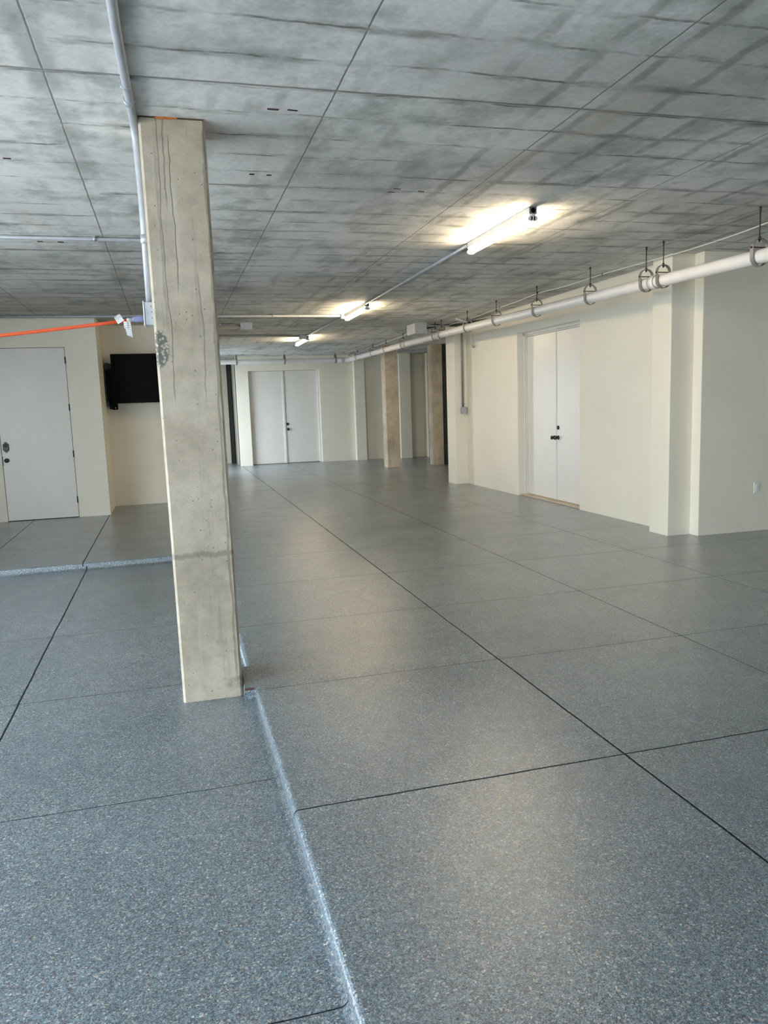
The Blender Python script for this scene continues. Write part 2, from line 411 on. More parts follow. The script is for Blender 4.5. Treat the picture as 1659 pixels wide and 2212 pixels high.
bm = new(); box(bm, 6.62, 9.4, 17.3, 17.47, 0, 0, 0, 2, top); box(bm, 9.2, 9.4, 17.4, 20.5, 0, 0, 0, 2, top); struct('wall_right_recess', bm, 'wall')
# back wall with double door
bm = new()
notched(bm, [(1.725, 0), (2.045, 0), (2.045, 2.42), (3.885, 2.42), (3.885, 0), (9.4, 0), (9.4, None), (1.725, None)],
        lambda u, z, d: (u, 20.30 + d, z), .30)
box(bm, 1.725, 1.90, 20.4, 21.75, 0, 0, .01, 2, top, 'vert')
wall_back = struct('wall_back', bm, 'wall')
for x0, x1, yf in ((4.80, 5.085, 20.16), (6.00, 6.32, 20.03), (6.765, 7.10, 20.0)):
    bm = new(); box(bm, x0, x1, yf, 20.35, 0, 0, .012, 3, top, 'vert'); obj('pilaster', bm, 'wall', wall_back)
bm = new(); box(bm, .30, 1.60, 21.62, 21.8, 0, 0, .01, 2, top, 'vert'); struct('wall_back_left', bm, 'wall')
bm = new(); box(bm, 1.55, 1.80, 21.78, 21.95, 0, 0, 0, 2, top); struct('wall_back_gap', bm, 'gap')  # near-black panel: the darkness of the opening is put into its colour
# left side: front wall with single door, return, recessed wall behind the television
bm = new()
notched(bm, [(-3.95, 0), (-2.306, 0), (-2.306, 2.437), (-1.352, 2.437), (-1.352, 0), (-.918, 0), (-.918, None), (-3.95, None)],
        lambda u, z, d: (u, 11.962 + d, z), .20, .004)
box(bm, -1.10, -.9185, 12.1, 13.10, 0, 0, .006, 2, top, 'vert')
wall_left = struct('wall_left', bm, 'wall')
bm = new(); box(bm, -1.1, .50, 13.072, 13.25, 0, 0, 0, 2, top); struct('wall_left_recess', bm, 'wall')
# rear left wall with an open garage bay
bm = new(); box(bm, .34, .50, 13.2, 17.9, 0, 0, 0, 2, top); box(bm, .34, .50, 19.9, 21.7, 0, 0, 0, 2, top); box(bm, .34, .50, 14.2, 20.0, 2.45, 0, 0, 2, top)
struct('wall_left_rear', bm, 'wall')
# outer left wall with the wide open bay the daylight comes through
OX = -3.9
bm = new(); box(bm, OX - .2, OX, 6.9, 12.0, LOW, 0, 0, 2, top); box(bm, OX - .2, OX, YN, -3.2, LOW, 0, 0, 2, top); box(bm, OX - .2, OX, -3.3, 8.3, 2.62, 0, 0, 2, top)
struct('wall_left_bay', bm, 'wall')
bm = new(); box(bm, OX - .2, OX + 3.2, YN, YN + .2, LOW, 0, 0, 2, top); box(bm, .9, 9.6, YN, YN + .2, -.01, 0, 0, 2, top); box(bm, OX + 1.1, 1.0, YN, YN + .2, 2.62, 0, 0, 2, top)  # opening in this unseen wall is added to bring light from behind
struct('wall_behind', bm, 'wall')

# ground outside
bm = new(); box(bm, -60, XL, -60, 70, -.5, LOW - .005); box(bm, XL - .001, 60, -60, YN, -.5, LOW - .005)
g = obj('driveway', bm, 'drive'); g['kind'] = 'structure'; g.name = 'floor_outside'

# ------------------------------------------------------------------ doors
def knob(parent, p, d, r=.029, name='knob'):
    bm = new(); lathe(bm, [(0, .001), (0, .031), (.006, .031), (.010, .014), (.024, .012), (.030, r * .8), (.040, r), (.050, r * .93), (.056, r * .6), (.058, .001)], p, d)
    return obj(name, bm, 'black', parent)
def deadbolt(parent, p, d, r=.029):
    bm = new(); lathe(bm, [(0, .001), (0, r), (.008, r), (.014, r * .85), (.016, .001)], p, d)
    return obj('deadbolt', bm, 'black', parent)
# left single door, 0.93 m
bm = new(); box(bm, -2.32, -1.34, 12.03, 12.14, 0, 2.44)
door_1 = struct('door_1', bm, 'gap')
bm = new(); box(bm, -2.300, -1.3575, 11.968, 12.012, .008, 2.428, .002, 1); leaf = obj('door_leaf', bm, 'door', door_1)
for z in (2.253, 1.588, .926, .259):
    bm = new(); cyl(bm, (-1.356, 11.958, z - .047), (-1.356, 11.958, z + .047), .0085, 10)
    box(bm, -1.362, -1.350, 11.960, 11.974, z - .045, z + .045); obj('hinge', bm, 'black', door_1)
knob(leaf, (-2.245, 11.968, .872), (0, -1, 0), .030)
bm = new()
box(bm, -2.277, -2.201, 11.946, 11.968, 1.012, 1.106, .006, 2)
cyl(bm, (-2.239, 11.962, 1.112), (-2.239, 11.950, 1.112), .022, 16); cyl(bm, (-2.239, 11.962, 1.008), (-2.239, 11.950, 1.008), .024, 16)
lock = obj('keypad_lock', bm, 'black', leaf)
bm = new()
for i in range(2):
    box(bm, -2.262 + i * .024, -2.240 + i * .024, 11.943, 11.947, 1.062, 1.098, .001, 1)
obj('keypad_face', bm, 'dark', lock)
bm = new(); box(bm, -2.303, -2.292, 11.966, 11.974, .80, .93); obj('strike_plate', bm, 'black', door_1)
bm = new(); box(bm, -2.306, -1.352, 11.9590, 11.966, 2.4330, 2.4385); obj('head_trim', bm, 'trim', door_1)
# right double door
bm = new(); box(bm, 5.375, 5.60, 9.10, 11.06, 0, 2.48)
door_2 = struct('door_2', bm, 'gap')
bm = new(); box(bm, 5.292, 5.37, 10.985, 11.03, 0, 2.478, .004, 1); box(bm, 5.292, 5.37, 9.11, 11.03, 2.435, 2.478, .004, 1)
box(bm, 5.292, 5.37, 9.10, 9.145, 0, 2.478, .004, 1); box(bm, 5.322, 5.37, 10.965, 10.99, .02, 2.44); box(bm, 5.322, 5.37, 9.14, 10.99, 2.418, 2.44)
obj('door_frame', bm, 'trim', door_2)
bm = new(); box(bm, 5.235, 5.37, 9.14, 10.99, -.001, .022, .004, 1); obj('door_sill', bm, 'sill', door_2)
bm = new(); box(bm, 5.332, 5.372, 10.062, 10.962, .026, 2.415, .003, 1); la = obj('door_leaf', bm, 'door', door_2)
bm = new(); box(bm, 5.332, 5.372, 9.148, 10.045, .026, 2.415, .003, 1); lb = obj('door_leaf', bm, 'door', door_2)
bm = new(); box(bm, 5.322, 5.334, 10.030, 10.064, .026, 2.415, .003, 1); obj('astragal', bm, 'trim', lb)
knob(lb, (5.332, 9.985, .926), (-1, 0, 0)); deadbolt(lb, (5.332, 9.985, 1.068), (-1, 0, 0)); knob(la, (5.332, 10.105, .923), (-1, 0, 0))
# back double door
bm = new(); box(bm, 2.03, 3.90, 20.48, 20.59, 0, 2.43)
door_3 = struct('door_3', bm, 'gap')
bm = new(); box(bm, 2.045, 2.935, 20.43, 20.47, .012, 2.415, .003, 1); obj('door_leaf', bm, 'door', door_3)
bm = new(); box(bm, 2.952, 3.835, 20.43, 20.47, .012, 2.415, .003, 1); lc = obj('door_leaf', bm, 'door', door_3)
bm = new(); box(bm, 2.915, 2.965, 20.405, 20.432, .012, 2.415, .004, 1); obj('astragal', bm, 'trim', door_3)
bm = new(); box(bm, 3.835, 3.888, 20.36, 20.47, .0, 2.425, .004, 1); obj('door_frame', bm, 'trim', door_3)
bm = new(); box(bm, 2.045, 3.84, 20.40, 20.47, -.001, .012); obj('door_sill', bm, 'fill', door_3)
knob(lc, (3.018, 20.43, .900), (0, -1, 0), .036); deadbolt(lc, (3.014, 20.43, 1.033), (0, -1, 0), .036)

# ------------------------------------------------------------------ columns
def column(x0, x1, y0, y1, zb, m, label, chamf=.012):
    cx, cy = (x0 + x1) / 2, (y0 + y1) / 2
    bm = new(); b2 = new(); h = 24
    box(bm, x0, x1, y0, y1, zb, 0, chamf, 1, top, 'vert')
    bmesh.ops.subdivide_edges(bm, edges=[e for e in bm.edges if abs(e.verts[0].co.z - e.verts[1].co.z) > 1], cuts=30)
    for v in bm.verts:                                   # slightly uneven arrises
        if v.co.x > x1 - .03: v.co.x += random.uniform(-.0012, .0012)
    for f in bm.faces: f.smooth = False
    if m == 'column':
        for v in bm.verts: v.co.x -= .0055 * (v.co.z + .06)
    o = obj('concrete_column', bm, m); recentre(o, (cx, cy, 0)); tag(o, label, 'column')
    b2.free(); return o
col1 = column(-.028, .290, 4.135, 4.445, LOW - .01, 'column', 'large rough concrete column in the foreground with hairline cracks, conduit on its left side')
def part_at(name, bm, m, parent):                       # part given in world coordinates, parent a mesh with its own origin
    o = obj(name, bm, m); o.data.transform(Matrix.Translation(-parent.location)); o.parent = parent; return o
bm = new()
for k in range(9):
    t0 = .038 + k * .0115; box(bm, t0, t0 + .012, 4.127, 4.137, zc(4.13) - .008 + random.uniform(-.002, .002), zc(4.13) + .002)
part_at('orange_foam_strip', bm, 'orange', col1)
bm = new(); box(bm, -.042, .268, 4.129, 4.139, zc(4.13) - .006, zc(4.13) + .002); part_at('rusty_edge', bm, 'brown', col1)
column(4.858, 5.178, 17.36, 17.67, -.01, 'column_far', 'slim tan concrete column standing left of the pair at the back')
column(6.005, 6.272, 17.38, 17.66, -.01, 'column_far2', 'darker stained concrete column at the back, just beside the black post')

def upright(x0, x1, y0, y1, label):
    bm = new(); zt = zc((y0 + y1) / 2)
    box(bm, x0, x1, y0, y1, 0, zt, .004, 1)
    o = obj('black_upright', bm, 'black'); recentre(o, ((x0 + x1) / 2, (y0 + y1) / 2, 0)); tag(o, label, 'upright')  # narrow black box from floor to slab
    bm = new(); box(bm, x0 - .01, x1 + .01, y0 - .01, y1 + .01, 0, .012, .002, 1); part_at('base_plate', bm, 'black', o)
    return o
upright(6.285, 6.372, 17.34, 17.42, 'narrow black post in the gap beside the darker stained back column')
upright(1.612, 1.700, 21.55, 21.66, 'narrow black post in the opening left of the far double door')

# ------------------------------------------------------------------ ceiling lights
def ceiling_light(x, y0, y1, label):
    z = zc((y0 + y1) / 2); sl = -.008
    root = thing('ceiling_light', label, 'ceiling light', (x + .03, (y0 + y1) / 2, z), 'fluorescent strip lights along the ceiling')
    def P(name, bm, m, par=None):
        for v in bm.verts: v.co.z += sl * (v.co.y - (y0 + y1) / 2)
        o = obj(name, bm, m); o.data.transform(Matrix.Translation(-root.location)); o.parent = par or root; return o
    bm = new(); box(bm, x, x + .06, y0, y1, z - .050, z - .001, .003, 1); hs = P('housing', bm, 'enamel')
    bm = new(); box(bm, x - .004, x + .064, y0, y1, z - .004, z + .001); P('shadow_gap_strip', bm, 'strap')  # grey strip paints the shadow gap between housing and slab
    for y, s in ((y0, -1), (y1, 1)):
        bm = new(); box(bm, x - .001, x + .061, min(y, y + s * .006), max(y, y + s * .006), z - .052, z - .0005, .002, 1)
        ec = P('end_cap', bm, 'strap')
        bm = new(); cyl(bm, (x + .030, y + s * .005, z - .026), (x + .030, y + s * .0075, z - .026), .019, 20); P('knockout', bm, 'gap', ec)
        bm = new()
        box(bm, x + .006, x + .054, y - .010 * s - .004, y - .010 * s + .012, z - .070, z - .048, .003, 1)
        for q in (-1, 1):
            cyl(bm, (x + .030 + q * .020, y - s * .012, z - .083), (x + .030 + q * .020, y + s * .006, z - .083), .017, 14)
        box(bm, x + .010, x + .050, y - .010 if s > 0 else y - .006, y + .006 if s > 0 else y + .010, z - .102, z - .048, .004, 1)
        P('lamp_holder', bm, 'enamel')
    for q in (-1, 1):
        bm = new(); cyl(bm, (x + .030 + q * .020, y0 + .012, z - .083), (x + .030 + q * .020, y1 - .012, z - .083), .0125, 16)
        P('tube_lamp', bm, 'tube')
    return root
ceiling_light(2.690, 5.48, 6.72, 'nearest glowing fluorescent strip light on the concrete ceiling')
ceiling_light(2.690, 10.50, 11.74, 'middle glowing strip light, between the nearest one and the smallest far one')
ceiling_light(2.630, 14.90, 16.14, 'smallest and farthest glowing strip light, hung before the far double door')

# ------------------------------------------------------------------ conduits and boxes
def conduit(path, r, label, m='greyp', straps=(), couplings=(), cat='conduit', name='conduit', rad=.12, group=None):
    bm = new(); tube(bm, smooth_path(path, rad), r, 12)
    p0 = Vector(path[0]); o = obj(name, bm, m); recentre(o, p0); tag(o, label, cat, group)
    for (p, d) in couplings:
        p = Vector(p); d = Vector(d).normalized(); bm = new(); cyl(bm, p - d * .022, p + d * .022, r * 1.22, 14)
        for s in (-1, 1): cyl(bm, p + d * .012 * s, p + d * .012 * s + Vector((r * 1.5, 0, -.003)), .004, 8)
        part_at('coupling', bm, 'galv', o)
    for (p, d) in straps:
        p = Vector(p); d = Vector(d).normalized(); bm = new(); cyl(bm, p - d * .008, p + d * .008, r * 1.18, 14)
        side = d.cross(Vector((0, 0, 1)))
        if side.length < .1: side = Vector((0, 1, 0))
        side.normalize(); q = p + side * (r * 1.9); zt = r * .95
        box(bm, q.x - .010 - abs(side.x) * .006, q.x + .010 + abs(side.x) * .006, q.y - .010, q.y + .010, q.z + zt - .006, q.z + zt + .001)
        part_at('strap', bm, 'galv', o)
    return o
zq = lambda y, r: zc(y) - r - .001
R1 = .0195
conduit([(-.105, -2.0, zq(-2, R1)), (-.088, 3.2, zq(3.2, R1)), (-.062, 4.235, zq(4.2, R1)), (-.0505, 4.24, 2.60), (-.0505, 4.24, 2.045)], R1,
        'thick grey conduit crossing the ceiling and running down the foreground column', straps=[((-.079, 3.72, zq(3.72, R1)), (0, 1, 0))],
        couplings=[((-.0505, 4.24, 2.36), (0, 0, 1)), ((-.073, 3.90, zq(3.9, R1)), (0, 1, 0))], rad=.10)
def jbox(x0, x1, y0, y1, z0, z1, label, face='x-', m='galv', name='junction_box', screws=True):
    bm = new(); box(bm, x0, x1, y0, y1, z0, z1, .003, 1)
    o = obj(name, bm, m); recentre(o, ((x0 + x1) / 2, (y0 + y1) / 2, z0)); tag(o, label, 'electrical box')
    bm = new()
    if face == 'x-': box(bm, x0 - .006, x0 + .001, y0 - .004, y1 + .004, z0 - .004, z1 + .004, .002, 1)
    elif face == 'y-': box(bm, x0 - .004, x1 + .004, y0 - .005, y0 + .001, z0 - .004, z1 + .004, .002, 1)
    else: box(bm, x0 - .004, x1 + .004, y0 - .004, y1 + .004, z0 - .005, z0 + .001, .002, 1)
    cv = part_at('cover_plate', bm, m, o)
    if screws:
        for a in (.2, .8):
            for b in (.15, .85):
                bm = new()
                if face == 'x-': cyl(bm, (x0 - .008, y0 + (y1 - y0) * a, z0 + (z1 - z0) * b), (x0 - .005, y0 + (y1 - y0) * a, z0 + (z1 - z0) * b), .004, 8)
                elif face == 'y-': cyl(bm, (x0 + (x1 - x0) * a, y0 - .007, z0 + (z1 - z0) * b), (x0 + (x1 - x0) * a, y0 - .004, z0 + (z1 - z0) * b), .005, 8)
                else: cyl(bm, (x0 + (x1 - x0) * a, y0 + (y1 - y0) * b, z0 - .007), (x0 + (x1 - x0) * a, y0 + (y1 - y0) * b, z0 - .004), .004, 8)
                part_at('screw', bm, 'dark', o)
    return o
b1 = jbox(-.079, -.0285, 4.175, 4.290, 1.930, 2.045, 'grey metal receptacle box at the foot of the conduit on the foreground column')
for z in (1.965, 1.995, 2.022):
    bm = new(); cyl(bm, (-.045, 4.1735, z), (-.045, 4.176, z), .0025, 8); part_at('knockout', bm, 'dark', b1)
conduit([(2.700, 6.74, zq(6.74, .016) - .004), (2.700, 10.48, zq(10.48, .016) - .004)], .016, 'grey conduit on the ceiling between the nearest and middle strip lights',
        straps=[((2.700, y, zq(y, .016) - .004), (0, 1, 0)) for y in (7.15, 7.7, 8.6, 9.9, 10.2)], couplings=[((2.70, 7.5, zq(7.5, .016) - .004), (0, 1, 0))])
conduit([(2.695, 11.86, zq(11.76, .016) - .004), (2.640, 14.88, zq(14.9, .016) - .004)], .016, 'grey conduit on the ceiling between the middle and farthest strip lights')
bA = jbox(2.635, 2.687, 11.755, 11.845, zc(11.8) - .062, zc(11.8) - .002, 'small white box where the middle strip light meets its conduits', 'z-', 'enamel')
bB = jbox(2.50, 2.628, 14.83, 14.93, zc(14.9) - .075, zc(14.9) - .002, 'small dark grey box on the near end of the farthest strip light', 'z-', 'greyp')
conduit([(2.634, 11.80, zq(11.8, .020)), (-3.88, 11.74, zq(11.7, .020))], .020, 'long thin conduit across the ceiling from the middle strip light to the left',
        straps=[((x, 11.80 + (x - 2.6) * .0087, zq(11.8, .020)), (1, 0, 0)) for x in (-1.55, -.3, 1.6)])
conduit([(2.499, 14.88, zq(14.88, .020)), (.52, 14.70, zq(14.7, .020))], .020, 'conduit across the ceiling leading left from the farthest strip light')
conduit([(-3.88, 6.78, zq(6.8, .0165)), (.10, 6.82, zq(6.8, .0165)), (.42, 6.95, zq(6.95, .0165)), (.44, 8.0, zq(8.0, .0165))], .0165, 'thin conduit crossing the left ceiling and passing behind the foreground column',
        straps=[((-.47, 6.80, zq(6.8, .0165)), (1, 0, 0))], rad=.2)
jbox(1.212, 1.395, 12.79, 12.93, zc(12.85) - .105, zc(12.85) - .002, 'small grey ceiling box just right of the foreground column', 'y-', 'greyp')
conduit([(1.211, 12.86, zq(12.86, .018) - .02), (1.10, 12.88, zq(12.88, .018)), (.12, 12.88, zq(12.88, .018)), (.02, 13.07, zq(13.0, .018))], .018,
        'short dark conduit feeding the small ceiling box right of the foreground column', m='strap', straps=[((.9, 12.88, zq(12.88, .018)), (1, 0, 0))])
jbox(4.175, 4.385, 12.90, 13.36, zc(13.1) - .185, zc(12.95) - .002 - .004, 'large grey pull box on the ceiling above the white pipe', 'y-', 'greyp')
conduit([(4.28, 13.362, 2.80), (4.34, 13.9, zq(13.9, .018)), (4.62, 14.7, zq(14.7, .018)), (4.65, 16.5, zq(16.5, .018)), (4.70, 20.28, zq(20.2, .018))], .018,
        'pale conduit running from the large pull box to the back wall', m='galv', rad=.5)
# cables and conduit over the pilaster
bm = new()
for k in range(4):
    tube(bm, smooth_path([(4.386, 13.0 + .02 * k, 2.80 - .02 * k), (4.62, 12.98 + .02 * k, 2.825 - .012 * k), (4.80, 12.97, 2.775 + .015 * k), (5.0, 12.9 - .05 * k, 2.80)], .08), .008, 8)
for k in range(5):
    tube(bm, smooth_path([(4.99, 12.9, 2.80), (5.10, 12.6 - .1 * k, 2.825 - .01 * k), (5.15 - .02 * k, 12.0 - .12 * k, 2.80 - .008 * k)], .08), .007, 8)
o = obj('cable_bundle', bm, 'dark'); recentre(o, (4.39, 13.0, 2.8)); tag(o, 'dark tangle of cables between the large pull box and the conduit pilaster', 'cables')
conduit([(4.386, 12.94, 2.790), (4.95, 12.97, 2.790), (5.086, 13.05, 2.76), (5.086, 13.062, 2.60), (5.086, 13.062, 1.375)], .0165,
        'slim grey conduit running down the pilaster to a wall box', m='strap', straps=[((5.086, 13.062, 2.2), (0, 0, 1))], rad=.1)
jbox(5.040, 5.140, 13.015, 13.078, 1.262, 1.374, 'grey switch box at the end of the pilaster conduit', 'y-', 'greyp')
bm = new()
tube(bm, smooth_path([(4.72, 12.35, 2.842), (4.95, 12.45, 2.80), (5.06, 12.55, 2.66), (5.10, 12.62, 2.44), (5.16, 12.7, 2.40)], .12), .020, 12)
o = obj('bent_conduit', bm, 'cable'); recentre(o, (4.72, 12.35, 2.84)); tag(o, 'cream bent pipe curving from ceiling to wall behind the white pipe', 'conduit')

# ------------------------------------------------------------------ white waste pipe with clevis hangers
PX = 4.540; PR = .0565
def pz(y): return 2.530 + (y - 5.1) * .0115 if y < 12 else 2.609 + (y - 12) * .0012
PE = 19.62
bm = new()
pts = [(PX, y, pz(y)) for y in (1.0, 4, 6, 8, 10, 12, 14, 16, 18, PE - .12)]
pts = pts + [(PX - .02, PE - .04, pz(PE)), (PX - .10, PE, pz(PE)), (PX - .30, PE, pz(PE)), (3.0, PE, pz(PE)), (1.0, PE, pz(PE)), (.52, PE, pz(PE))]
tube(bm, pts, PR, 28)
pipe = obj('waste_pipe', bm, 'pvc'); recentre(pipe, (PX, 1.0, pz(1))); tag(pipe, 'long white plastic drain pipe hung below the ceiling along the right wall', 'pipe')
def ring(y, w=.045, e=.007, m='pvc'):
    bm = new(); cyl(bm, (PX, y - w, pz(y - w)), (PX, y + w, pz(y + w)), PR + e, 28); part_at('coupling', bm, m, pipe)
    for s in (-1, 1):
        bm = new(); cyl(bm, (PX, y + s * w - .002, pz(y)), (PX, y + s * w + .002, pz(y)), PR + e + .0008, 28); part_at('joint_ring', bm, 'pvcj', pipe)
for y in (6.60, 12.74, 14.62): ring(y)
bm = new()
for s, (a, b) in enumerate((((PX, PE - .30, pz(PE)), (PX, PE - .12, pz(PE))), ((PX - .12, PE, pz(PE)), (PX - .30, PE, pz(PE))))): cyl(bm, a, b, PR + .007, 28)
part_at('elbow', bm, 'pvc', pipe)
bm = new(); cyl(bm, (3.36, PE, pz(PE)), (3.366, PE, pz(PE)), PR + .002, 28); part_at('joint_ring', bm, 'pvcj', pipe)

def make_hanger(h):
    """h = rod height from pipe centre to slab; origin at the pipe centre; strap plane across x"""
    root = bpy.data.objects.new('pipe_hanger', None); C.objects.link(root); root.empty_display_size = .05
    r = PR + .010; w = .018; th = .005
    # closed loop: round under the pipe, straight sides, arched above
    prof = []
    for k in range(17):
        a = PI + PI * k / 16; prof.append((r * math.cos(a), r * math.sin(a) * 1.04))
    hh = .075
    for k in range(13):
        a = PI * k / 12; prof.append((r * math.cos(a), hh + (r * .92) * math.sin(a)))
    bm = new(); n_ = len(prof); rings = []
    for i, (px, pz_) in enumerate(prof):
        q = Vector((px, 0, pz_)); c = Vector((0, 0, 0 if pz_ < 0 else min(pz_, hh)))
        o_ = (q - c).normalized() * th
        rings.append([bm.verts.new(q + Vector((0, s * w, 0)) + (o_ if t_ else Vector())) for s, t_ in ((-1, 0), (1, 0), (1, 1), (-1, 1))])
    for i in range(n_):
        a, b = rings[i], rings[(i + 1) % n_]
        for k in range(4): bm.faces.new((a[k], a[(k + 1) % 4], b[(k + 1) % 4], b[k]))
    obj('clevis_strap', bm, 'strap', root)
    bm = new(); cyl(bm, (-r - .012, 0, hh - .004), (r + .012, 0, hh - .004), .0045, 10)
    cyl(bm, (-r - .012, 0, hh - .004), (-r - .004, 0, hh - .004), .009, 6); cyl(bm, (r + .004, 0, hh - .004), (r + .012, 0, hh - .004), .009, 6)
    obj('cross_bolt', bm, 'rust', root)
    zt = hh + r * .92
    bm = new(); cyl(bm, (0, 0, zt + .004), (0, 0, zt + .016), .012, 6); lathe(bm, [(0, .012), (.022, .004)], (0, 0, zt - .002), (0, 0, -1), 10)
    obj('nut', bm, 'dark', root)
    bm = new(); cyl(bm, (0, 0, zt - .02), (0, 0, h), .0048, 10); lathe(bm, [(0, .010), (.028, .008)], (0, 0, h), (0, 0, -1), 10)
    obj('threaded_rod', bm, 'dark', root)
    return root
def hanger(x, y, label, rot=0, z=None):
    z = pz(y) if z is None else z
    h = make_hanger(zc(y) - z); h.location = (x, y, z); h.rotation_euler = (0, 0, rot); tag(h, label, 'pipe hanger', 'clevis hangers on the white pipe')
    return h
spots = [(5.244, 'pipe hanger at the right edge of the photo, nearest and largest'),
         (6.470, 'right hanger of the close pair beside the near pilaster'),
         (6.740, 'left hanger of the close pair beside the near pilaster'),
         (7.774, 'hanger next along the pipe to the left of the close pair at the pilaster'),
         (9.053, 'hanger above the right edge of the double door in the right wall'),
         (10.30, 'hanger above the left jamb of the double door in the right wall'),
         (11.40, 'hanger just right of the conduit pilaster, before the cable tangle'),
         (12.58, 'right hanger of the far pair, beside the large pull box'),
         (12.90, 'left hanger of the far pair, just under the large pull box'),
         (14.80, 'hanger in the middle of the far run, right of the slim tan column'),
         (16.05, 'hanger directly over the slim tan back column'),
         (17.15, 'hanger just left of the slim tan back column'),
         (18.60, 'last hanger on the long run before the pipe turns the corner')]
for y, lab in spots: hanger(PX, y, lab)
for x, lab in ((4.20, 'hanger next to the pipe elbow on the back run'), (2.90, 'hanger above the middle of the far double door'),
               (1.71, 'leftmost hanger on the back run, near the narrow black post')): hanger(x, PE, lab, PI / 2, pz(PE))

# thin white cable along the ceiling with clips
pts = [(4.97, 1.0, zc(1) - .012), (4.965, 5.6, zc(5.6) - .012), (5.0, 6.03, zc(6) - .020), (4.975, 6.68, zc(6.7) - .03), (4.93, 7.3, zc(7.3) - .025), (4.90, 8.12, zc(8.1) - .012), (4.84, 8.9, zc(8.9) - .03),
       (4.79, 9.53, zc(9.5) - .012), (4.83, 10.2, zc(10.2) - .025), (4.87, 10.92, zc(10.9) - .012), (4.90, 11.8, zc(11.8) - .03), (4.93, 12.6, zc(12.6) - .02), (4.80, 12.9, 2.80)]
bm = new(); tube(bm, smooth_path(pts, .25), .0065, 8)
o = obj('ceiling_cable', bm, 'cable'); recentre(o, pts[0]); tag(o, 'thin white cable stapled along the ceiling above the white pipe', 'cable')
for i in (1, 5, 7, 9):
    p = Vector(pts[i]); bm = new(); box(bm, p.x - .012, p.x + .012, p.y - .008, p.y + .008, zc(p.y) - .022, zc(p.y) - .0005, .003, 1); part_at('cable_clip', bm, 'dark', o)

# ------------------------------------------------------------------ orange cord, plug and tags
def sag(a, b, s, n=14):
    a = Vector(a); b = Vector(b)
    return [a.lerp(b, k / n) - Vector((0, 0, s * 4 * (k / n) * (1 - k / n))) for k in range(n + 1)]
cp = [Vector((-.160 - d, 4.232 - .02 * d, 1.960 - .13 * d + .022 * d * d)) for d in [k * .14 for k in range(26)]]
bm = new(); tube(bm, cp, .0088, 10)
cord = obj('extension_cord', bm, 'cord'); recentre(cord, cp[0]); tag(cord, 'orange extension cord stretched from the box on the foreground column to the left', 'cord')
bm = new(); lathe(bm, [(0, .010), (.004, .0145), (.030, .0165), (.050, .012), (.063, .008)], (-.086, 4.232, 1.968), (-1, 0, -.08), 16)
part_at('plug', bm, 'plug', cord)
bm = new(); lathe(bm, [(0, .009), (.02, .011), (.022, .008)], (-.148, 4.232, 1.962), (-1, 0, -.12), 12); part_at('collar', bm, 'cable', cord)
def paper(pts, m='tag', bend=.006):
    """thin curled card; pts 4 corners in order"""
    bm = new(); a, b, c, d = [Vector(p) for p in pts]; n_ = 6; g = []
    nrm = (b - a).cross(d - a).normalized()
    for i in range(n_ + 1):
        row = []
        for j in range(n_ + 1):
            u, v = i / n_, j / n_
            p = a.lerp(b, u).lerp(d.lerp(c, u), v) + nrm * bend * math.sin(PI * v)
            row.append(bm.verts.new(p))
        g.append(row)
    for i in range(n_):
        for j in range(n_): bm.faces.new((g[i][j], g[i + 1][j], g[i + 1][j + 1], g[i][j + 1]))
    r = bmesh.ops.extrude_face_region(bm, geom=list(bm.faces))
    bmesh.ops.translate(bm, verts=[e for e in r['geom'] if isinstance(e, bmesh.types.BMVert)], vec=nrm * .0006)
    return bm
W = lambda px, py: Vector((-.1 + (px - 303.6 - (py - 677) * .076) * .00224, 4.215, 1.992 - (py - 677.3) * .002313))
part_at('tag_card', paper([W(246, 685), W(258, 677.5), W(268, 692), W(255, 700)]), 'tag', cord)
part_at('tag_card', paper([W(267, 694), W(281.5, 695.5), W(287, 729), W(274.5, 724)], bend=.008), 'tag', cord)
part_at('tag_card', paper([W(266.5, 695) - Vector((0, .006, 0)), W(275, 696) - Vector((0, .006, 0)), W(276, 711) - Vector((0, .006, 0)), W(268.5, 709) - Vector((0, .006, 0))]), 'tag', cord)

# ------------------------------------------------------------------ television on a wall mount
tv = thing('television', 'black flat television on the recessed left wall, half hidden by the foreground column', 'television', (-.05, 12.80, 1.66))
bm = new(); box(bm, -.800, .62, 12.775, 12.835, 1.630, 2.385, .006, 2); obj('casing', bm, 'blackp', tv)
bm = new(); box(bm, -.770, .59, 12.772, 12.777, 1.690, 2.355, .001, 1); obj('screen', bm, 'screen', tv)
bm = new(); box(bm, -.70, .5, 12.835, 12.87, 1.75, 2.2, .01, 2); obj('back_cover', bm, 'blackp', tv)
mt = thing('wall_mount', 'black steel television bracket fixed to the recessed left wall', 'television bracket', (-.8, 13.05, 1.9))
bm = new(); box(bm, -.905, -.845, 12.93, 13.069, 1.58, 2.26, .004, 1); obj('wall_plate', bm, 'black', mt)
bm = new(); box(bm, -.900, -.745, 12.86, 12.935, 1.66, 2.16, .004, 1); obj('side_arm', bm, 'blackp', mt)
bm = new(); box(bm, -.835, -.745, 12.842, 12.862, 1.535, 1.70, .01, 2); box(bm, -.875, -.835, 12.86, 12.9, 1.545, 1.70, .004, 1); obj('foot_bracket', bm, 'blackp', mt)
bm = new(); box(bm, -.75, .5, 12.90, 12.94, 1.85, 1.95, .003, 1); box(bm, -.75, .5, 12.90, 12.94, 2.05, 2.15, .003, 1); box(bm, -.6, -.5, 12.87, 12.92, 1.8, 2.2); obj('cross_rail', bm, 'black', mt)
bm = new(); box(bm, -.885, -.805, 12.925, 13.06, 2.16, 2.25, .004, 1); obj('top_tab', bm, 'dark', mt)
